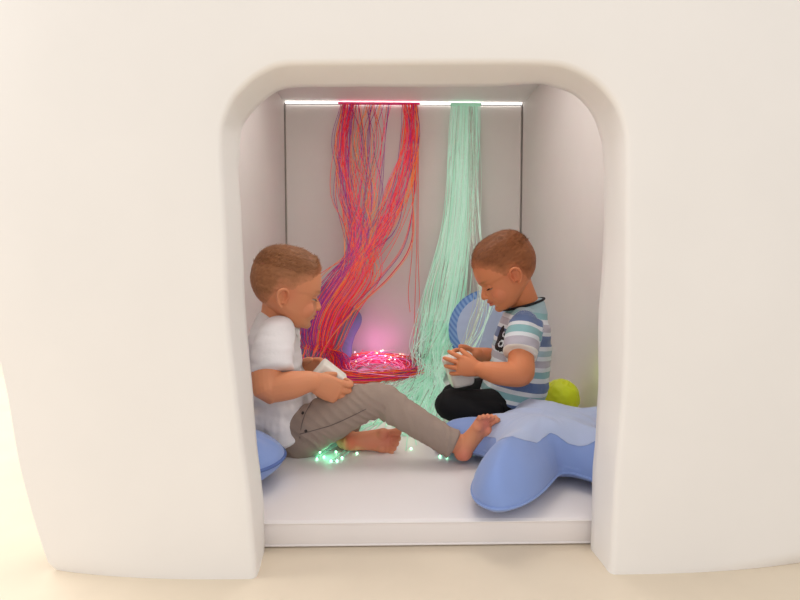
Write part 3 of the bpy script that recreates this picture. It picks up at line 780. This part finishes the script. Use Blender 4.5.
wrinkle(me, .006, (34, 10, 14), seed=9, fn=lambda p: min(1, max(0, (.26 - p.z) * 9)))
tee = link('tshirt', me, M['tee'], rootL)
mb = MB(); c0 = P(278.5, 321, 1.45); ax = (P(279, 300, 1.445) - P(277, 324, 1.45)).normalized()
def ring_obj(name, c, ax, ra, rb, r, m, parent, tilt=None, seg=10):
    mb = MB(); e1 = Vector((0, 1, 0)); e1 = (e1 - ax * e1.dot(ax)).normalized(); e2 = ax.cross(e1)
    pts = [c + e1 * ra * math.cos(a) + e2 * rb * math.sin(a) for a in np.linspace(0, 2 * PI, 49)]
    loft(mb, pts, [r] * 49, ref=tuple(ax), seg=seg, sub=1); o = mb.obj(name, m, parent)
    return o
def subpart(o, parent): o.parent = parent; o.matrix_parent_inverse = Matrix(); return o
def reparent(o, parent, root):     # o's verts are world coordinates, parent already carries the root inverse
    o.parent = parent; o.matrix_parent_inverse = Matrix(); return o
reparent(ring_obj('collar', P(280.5, 321, 1.45), Vector((.40, 0, .9)).normalized(), .052, .051, .0034, M['tee'], rootL), tee, rootL)
# trousers
mb = MB()
PL(mb, [(281, 415, 1.45, (.095, .066)), (289, 432, 1.45, (.112, .074)), (294, 438, 1.45, (.108, .066))], seg=30)
PL(mb, [(296, 438, 1.39, .061), (318, 424, 1.355, .060), (345, 410.5, 1.34, .054), (366, 402.5, 1.33, .046), (384, 401, 1.325, .0405), (400, 412, 1.315, .0385), (420, 424.5, 1.305, .0365), (440, 436.5, 1.295, .0355), (453, 443.5, 1.29, .0365)], cap=('r', 'f'), seg=30)
PL(mb, [(302, 426, 1.50, .060), (330, 408, 1.52, .053), (349, 401, 1.525, .049), (350, 410, 1.50, .046), (345, 424, 1.45, .042), (346, 433, 1.42, .036), (352, 436, 1.405, .030)], cap=('r', 'f'), seg=28)
me = remesh(mb, .003, 4)
KN, AN, HPp = P(385, 403, 1.32), P(450, 443, 1.29), P(300, 430, 1.37)
def pw(p):
    return .35 + .9 * math.exp(-((p - KN).length / .07) ** 2) + 1.0 * math.exp(-((p - AN).length / .05) ** 2) + .6 * math.exp(-((p - HPp).length / .09) ** 2)
V = getv(me); N = getn(me); D = []
dl = (AN - KN).normalized(); dt = (KN - HPp).normalized()
for v in V:
    p = Vector(v)
    ax = dl if p.x > KN.x else dt
    a = p.dot(ax); q = p - ax * a
    sk = a + q.z * .55 + q.y * .25 + noise.noise(p * 9) * .03      # folds run slantwise round the leg
    n1 = .5 - abs(noise.noise(Vector((sk * 40, q.x * 5, q.z * 7)))) * 2; n2 = noise.noise(p * 22)
    D.append((n1 * .0042 + n2 * .0045) * pw(p))
setv(me, V + N * np.array(D)[:, None]); pants = link('trousers', me, M['khaki'], rootL)
# cuff, pocket seam, buttons conforming to the thigh surface
bpy.context.view_layer.update()
from mathutils.bvhtree import BVHTree
def surf(me_, px, py):
    bv = BVHTree.FromPolygons([tuple(v.co) for v in me_.vertices], [tuple(p.vertices) for p in me_.polygons])
    d_ = (P(px, py, 1.5) - CAM).normalized(); h = bv.ray_cast(CAM, d_); return h
bvc = {}
def snap(me_, px, py):
    if me_.name not in bvc: bvc[me_.name] = BVHTree.FromPolygons([tuple(v.co) for v in me_.vertices], [tuple(p.vertices) for p in me_.polygons])
    h = bvc[me_.name].ray_cast(CAM, (P(px, py, 1.5) - CAM).normalized()); return h[0], h[1]
def seamline(name, me_, pxs, r, m, parent):
    pts = []
    for x, y in pxs:
        c, nn = snap(me_, x, y)
        if c is not None: pts.append(c + nn * r * .2)
    if len(pts) > 2:
        mb = MB(); loft(mb, pts, [r] * len(pts), seg=6, sub=3); reparent(mb.obj(name, m, rootL), parent, rootL)
M['khaki2'] = mat('taupe_stitching', rgb(118, 104, 98), .9)
seamline('pocket_seam', me, [(312, 402), (306, 412), (302, 424), (300, 438)], .0013, M['khaki2'], pants)
seamline('side_seam', me, [(300, 434), (315, 430), (332, 425), (350, 417), (366, 409)], .0011, M['khaki2'], pants)
for (x, y) in ((306, 431), (303, 413)):
    c, nn = snap(me, x, y)
    if c is not None:
        mb = MB(); loft(mb, [c - nn * .001, c + nn * .0018], [.0042, .0038], seg=14, sub=1, cap=('f', 'f')); reparent(mb.obj('button', M['button'], rootL), pants, rootL)
# white box held by the left boy
mb = MB(); box(mb, (0, 0, 0), (.076, .060, .066)); me = mb.mesh('controller_box'); bevel(me, .007, 4)
o = link('controller_box', me, M['box'], None, True); o.location = P(328, 379, 1.375); o.rotation_euler = (math.radians(8), math.radians(40), math.radians(12))
tag(o, 'small white plastic box in the hands of the left boy', 'box')

# ---------------- right boy (striped tee, black trousers, facing left)
SK2 = rgb(222, 140, 96); dY = .05
rootR = empty('person', P(515, 410, 1.57)); 
tag(rootR, 'seated boy in striped t-shirt and black trousers, looking down at the box he holds', 'person')
X2 = headX(505.5, 272.5, 1.55, 180, 30, 0, .965)
mb = MB(); head_mesh(mb, X2, (-.004, 0))
PL(mb, [(514, 404, 1.53, (.095, .062)), (519, 375, 1.53, (.085, .060)), (521, 340, 1.53, (.088, .056)), (522, 318, 1.53, (.080, .040))], dY=dY)
PL(mb, [(526, 318, 1.53, .044), (525, 306, 1.53, .042), (520, 292, 1.515, .041), (515, 280, 1.505, .042)], dY=dY)
PL(mb, [(522, 328, 1.455, .028), (521, 350, 1.41, .033), (521, 369, 1.38, .036), (518, 374, 1.375, .0345), (500, 373.5, 1.375, .031), (488, 371, 1.385, .026), (479, 369, 1.40, .0195)], dY=dY)
hand(mb, P(479, 369, 1.40 + dY), (-.97, .14, .16), (-.1, 1, -.05), .95, curl=((.25, .35, .3), (.2, .3, .3), (.25, .35, .35), (.35, .5, .4)), spread=.16, thumb=(.8, .6, .2),
     tside=1 if (Vector((-.97, .14, .16)).cross(Vector((-.1, 1, -.05)))).z > 0 else -1)
PL(mb, [(517, 328, 1.61, .028), (512, 350, 1.65, .034), (505, 361, 1.64, .033), (488, 357, 1.58, .028), (475, 354, 1.535, .0195)], dY=dY)
hand(mb, P(475, 354, 1.535 + dY), (-.97, -.18, -.08), (-.2, -.9, -.3), .95, curl=(.45, .6, .5), spread=.08, thumb=(.75, .6, .3), tside=1 if (Vector((-.97, -.18, -.08)).cross(Vector((-.2, -.9, -.3)))).z > 0 else -1)
PL(mb, [(510, 404, 1.49, .05), (480, 407, 1.46, .040), (458, 406, 1.45, .028), (470, 410, 1.43, .026), (490, 412, 1.44, .024)], dY=dY)
PL(mb, [(510, 402, 1.58, .05), (485, 398, 1.60, .040), (462, 398, 1.60, .030), (466, 404, 1.55, .026), (480, 409, 1.50, .024)], dY=dY)
finish_boy(rootR, mb, X2, 1, SK2, rgb(134, 80, 44), rgb(58, 42, 36), (1, 0, -.1), False, hl=.008, seed=8, hdrop=-.004, lid=-26, eo=(-.004, 0))
# striped tee
mb = MB()
PL(mb, [(524, 305, 1.53, (.050, .056)), (526.5, 313, 1.53, (.078, .056)), (525, 322, 1.53, (.106, .068)), (522, 342, 1.53, (.112, .080)), (519, 365, 1.53, (.114, .086)), (515, 385, 1.53, (.118, .090)), (510, 400, 1.53, (.122, .092))], dY=dY, cap=('f', 'f'), seg=36)
PL(mb, [(524, 322, 1.47, .042), (522, 335, 1.435, .046), (521, 345, 1.415, .0465), (520, 353, 1.40, .046)], dY=dY, cap=('r', 'f'), seg=28)
PL(mb, [(519, 322, 1.59, .042), (515, 335, 1.63, .045), (513, 350, 1.645, .045)], dY=dY, cap=('r', 'f'), seg=28)
me = remesh(mb, .0028, 4)
wrinkle(me, .009, (11, 11, 26), seed=21, fn=lambda p: .6 if p.z > .32 else 1.1)
V = getv(me); SA = P(523, 318, 1.45 + dY); SB = P(520, 354, 1.40 + dY); SA2 = P(519, 318, 1.60 + dY); SB2 = P(513, 351, 1.645 + dY)
TA = P(528, 302, 1.58); TB = P(510, 404, 1.58)
def tpar(V, A, B):
    A = np.array(A); B = np.array(B); d_ = B - A; t = ((V - A) @ d_) / (d_ @ d_); q = A + np.clip(t, 0, 1)[:, None] * d_
    return t, np.linalg.norm(V - q, axis=1)
t0, d0 = tpar(V, TA, TB); t1, d1 = tpar(V, SA, SB); t2, d2 = tpar(V, SA2, SB2)
S = np.clip(t0, 0, .999) * .5
isl = (d1 < .056) & (V[:, 1] < 1.497) ; isl2 = (d2 < .056) & (V[:, 1] > 1.665)
S[isl] = .5 + np.clip(t1[isl], 0, .999) * .5; S[isl2] = .5 + np.clip(t2[isl2], 0, .999) * .5
at = me.attributes.new('stripe', 'FLOAT', 'POINT'); at.data.foreach_set('value', S.astype(np.float32))
ms = mat('striped_jersey', rgb(200, 200, 200), .85, bump=.3, bscale=120, sheen=.2); nt = ms.node_tree
a = nt.nodes.new('ShaderNodeAttribute'); a.attribute_name = 'stripe'
WH, TE, BL, GR, LT = rgb(226, 232, 238), rgb(142, 188, 194), rgb(100, 122, 166), rgb(188, 184, 196), rgb(168, 196, 206)
def ramp(stops, src):
    r = nt.nodes.new('ShaderNodeValToRGB'); r.color_ramp.interpolation = 'CONSTANT'; e = r.color_ramp.elements
    while len(e) > 1: e.remove(e[-1])
    e[0].position = 0; e[0].color = stops[0][1]
    for p_, c_ in stops[1:]: q = e.new(p_); q.color = c_
    nt.links.new(src, r.inputs['Fac']); return r
tor = [(0, LT), (.075, TE), (.13, WH), (.17, GR), (.235, WH), (.27, BL), (.37, WH), (.41, LT), (.46, WH), (.50, GR), (.56, WH), (.60, TE), (.66, WH), (.70, BL), (.79, WH), (.83, TE), (.89, WH), (.925, BL)]
slv = [(0, BL), (.20, WH), (.32, TE), (.54, WH), (.66, GR), (.90, rgb(240, 236, 226))]
mm = nt.nodes.new('ShaderNodeMath'); mm.operation = 'MULTIPLY'; mm.inputs[1].default_value = 2; nt.links.new(a.outputs['Fac'], mm.inputs[0])
fr = nt.nodes.new('ShaderNodeMath'); fr.operation = 'FRACT'; nt.links.new(mm.outputs[0], fr.inputs[0])
gt = nt.nodes.new('ShaderNodeMath'); gt.operation = 'GREATER_THAN'; gt.inputs[1].default_value = .4999; nt.links.new(a.outputs['Fac'], gt.inputs[0])
r1 = ramp(tor, fr.outputs[0]); r2 = ramp(slv, fr.outputs[0]); mx = nt.nodes.new('ShaderNodeMix'); mx.data_type = 'RGBA'
nt.links.new(gt.outputs[0], mx.inputs[0]); nt.links.new(r1.outputs[0], mx.inputs[6]); nt.links.new(r2.outputs[0], mx.inputs[7])
nt.links.new(mx.outputs[2], nt.nodes['Principled BSDF'].inputs['Base Color'])
tee2 = link('tshirt', me, ms, rootR)
reparent(ring_obj('collar', P(523, 304, 1.58), Vector((-.27, 0, .96)).normalized(), .052, .062, .0036, M['print'], rootR), tee2, rootR)
# chest print: copy shirt faces inside a small patch, lifted a little
def patch(name, me_, keep, lift, m, parent):
    V_ = getv(me_); N_ = getn(me_); fs = [tuple(p.vertices) for p in me_.polygons if keep(p.center)]
    ids = sorted({i for f in fs for i in f}); mp = {i: k for k, i in enumerate(ids)}
    if not ids: return
    m_ = bpy.data.meshes.new(name); m_.from_pydata([tuple(V_[i] + N_[i] * lift) for i in ids], [], [[mp[i] for i in f] for f in fs])
    reparent(link(name, m_, m, rootR), parent, rootR)
ca = P(495, 339, 1.47 + dY)
def inpatch(c, a_=.0115, b_=.036):
    d_ = Vector(c) - ca; u = d_.z; v_ = d_.y
    return c[0] < ca.x + .03 and (abs(v_) / .034) ** 3 + (abs(u) / b_) ** 3 < 1
def inring(c):
    if not inpatch(c, b_=.032): return False
    d_ = Vector(c) - ca
    for z0 in (.013, -.014):
        q = math.hypot(d_.z - z0, (d_.y + .004) * .8)
        if .0055 < q < .010: return True
    return False
ca.y = 1.528
patch('chest_print', me, inpatch, .0008, M['print'], tee2); patch('chest_print', me, inring, .0016, M['printw'], tee2)
# trousers
mb = MB()
PL(mb, [(517, 396, 1.53, (.10, .062)), (514, 405, 1.53, (.108, .066))], dY=dY, seg=28)
PL(mb, [(510, 407, 1.48, .056), (485, 407, 1.455, .051), (462, 406, 1.44, .045), (450, 405, 1.44, .043)], dY=dY, cap=('r', 'r'), seg=26)
PL(mb, [(450, 405, 1.435, .040), (465, 410, 1.42, .039), (480, 412, 1.42, .038), (497, 412, 1.43, .036)], dY=dY, cap=('r', 'f'), seg=26)
PL(mb, [(510, 402, 1.58, .058), (485, 395, 1.60, .053), (462, 395, 1.60, .044), (455, 396, 1.60, .042)], dY=dY, seg=26)
PL(mb, [(455, 397, 1.59, .038), (462, 404, 1.55, .038), (480, 410, 1.50, .034)], dY=dY, cap=('r', 'f'), seg=26)
me = remesh(mb, .003, 4); wrinkle(me, .005, (12, 10, 14), seed=4); link('trousers', me, M['black'], rootR)
# box held by the right boy: rounded, tapering down
mb = MB(); vs = []
nn_ = 40; rings = []
prof_ = [(-.046, .020), (-.046, .027), (-.043, .031), (-.036, .0335), (.030, .042), (.037, .0415), (.041, .038), (.042, .032), (.042, .010)]
for z, r in prof_:
    for k in range(nn_):
        a = 2 * PI * k / nn_; q = (abs(math.cos(a)) ** 4 + abs(math.sin(a)) ** 4) ** -.25; vs.append((r * q * math.cos(a) * .98, r * q * math.sin(a) * .85, z))
fs = [(i * nn_ + k, i * nn_ + (k + 1) % nn_, (i + 1) * nn_ + (k + 1) % nn_, (i + 1) * nn_ + k) for i in range(len(prof_) - 1) for k in range(nn_)]
fs += [tuple(range(nn_))[::-1], tuple(range((len(prof_) - 1) * nn_, len(prof_) * nn_))]; mb.add(vs, fs)
o = mb.obj('controller_box', M['box']); o.location = P(459.5, 369, 1.515); o.rotation_euler = (0, math.radians(-12), math.radians(6))
tag(o, 'white plastic box with rounded corners in the hands of the right boy', 'box')

# ------------------------------------------------------------------ light
w = bpy.data.worlds.new('world'); SC.world = w; w.use_nodes = True
w.node_tree.nodes['Background'].inputs['Color'].default_value = (1, .992, .985, 1); w.node_tree.nodes['Background'].inputs['Strength'].default_value = .91
def area(name, loc, rot, size, power, col=(1, 1, 1), sy=None):
    l = bpy.data.lights.new(name, 'AREA'); l.energy = power; l.color = col; l.size = size
    if sy: l.shape = 'RECTANGLE'; l.size_y = sy
    o = bpy.data.objects.new(name, l); o.location = loc; o.rotation_euler = rot; COL.objects.link(o); return o
def point(name, loc, power, col, r=.02):
    l = bpy.data.lights.new(name, 'POINT'); l.energy = power; l.color = col; l.shadow_soft_size = r
    o = bpy.data.objects.new(name, l); o.location = loc; COL.objects.link(o); return o
area('interior_fill', (.07, 1.65, ZC - .01), (0, 0, 0), .8, 3.6, (1, .98, .95), .9)  # added fill under the ceiling, no fixture there; lifts the whole interior
point('ceiling_fill', (.07, 1.5, 1.06), 2.4, (1, .98, .95), .08)  # added fill hidden above the arch, brightens the ceiling; no real bulb
area('front_fill', (.6, -1.6, 2.3), (math.radians(48), 0, math.radians(15)), 1.6, 9, (1, .98, .96))  # added soft fill behind the camera for the outer wall, not a fixture
point('pink_glow', (-.05, 2.47, ZM + .09), .42, (1, .25, .75), .02)
point('pink_glow', (.02, 2.30, ZM + .09), .10, (1, .4, .6), .02)
g = matp(327, 456, .02); point('green_glow', g, .03, (.15, 1, .5), .008)
g = matp(410, 420, .06); point('green_glow', g, .16, (.5, 1, .5), .03)
g = matp(478, 448, .02); point('green_glow', g, .03, (.15, 1, .6), .008)
point('lime_glow', (.575, 1.60, ZM + .16), .05, (.75, 1, .1), .04)
area('left_fill', (-2.6, 1.6, 2.6), (0, math.radians(-25), 0), 1.5, 110, (1, .98, .94), 2.5)  # added light, no window here; whitens the floor and background at left

SC.view_settings.view_transform = 'Standard'; SC.view_settings.look = 'None'; SC.view_settings.exposure = 0; SC.view_settings.gamma = 1
SC.view_settings.use_curve_mapping = False
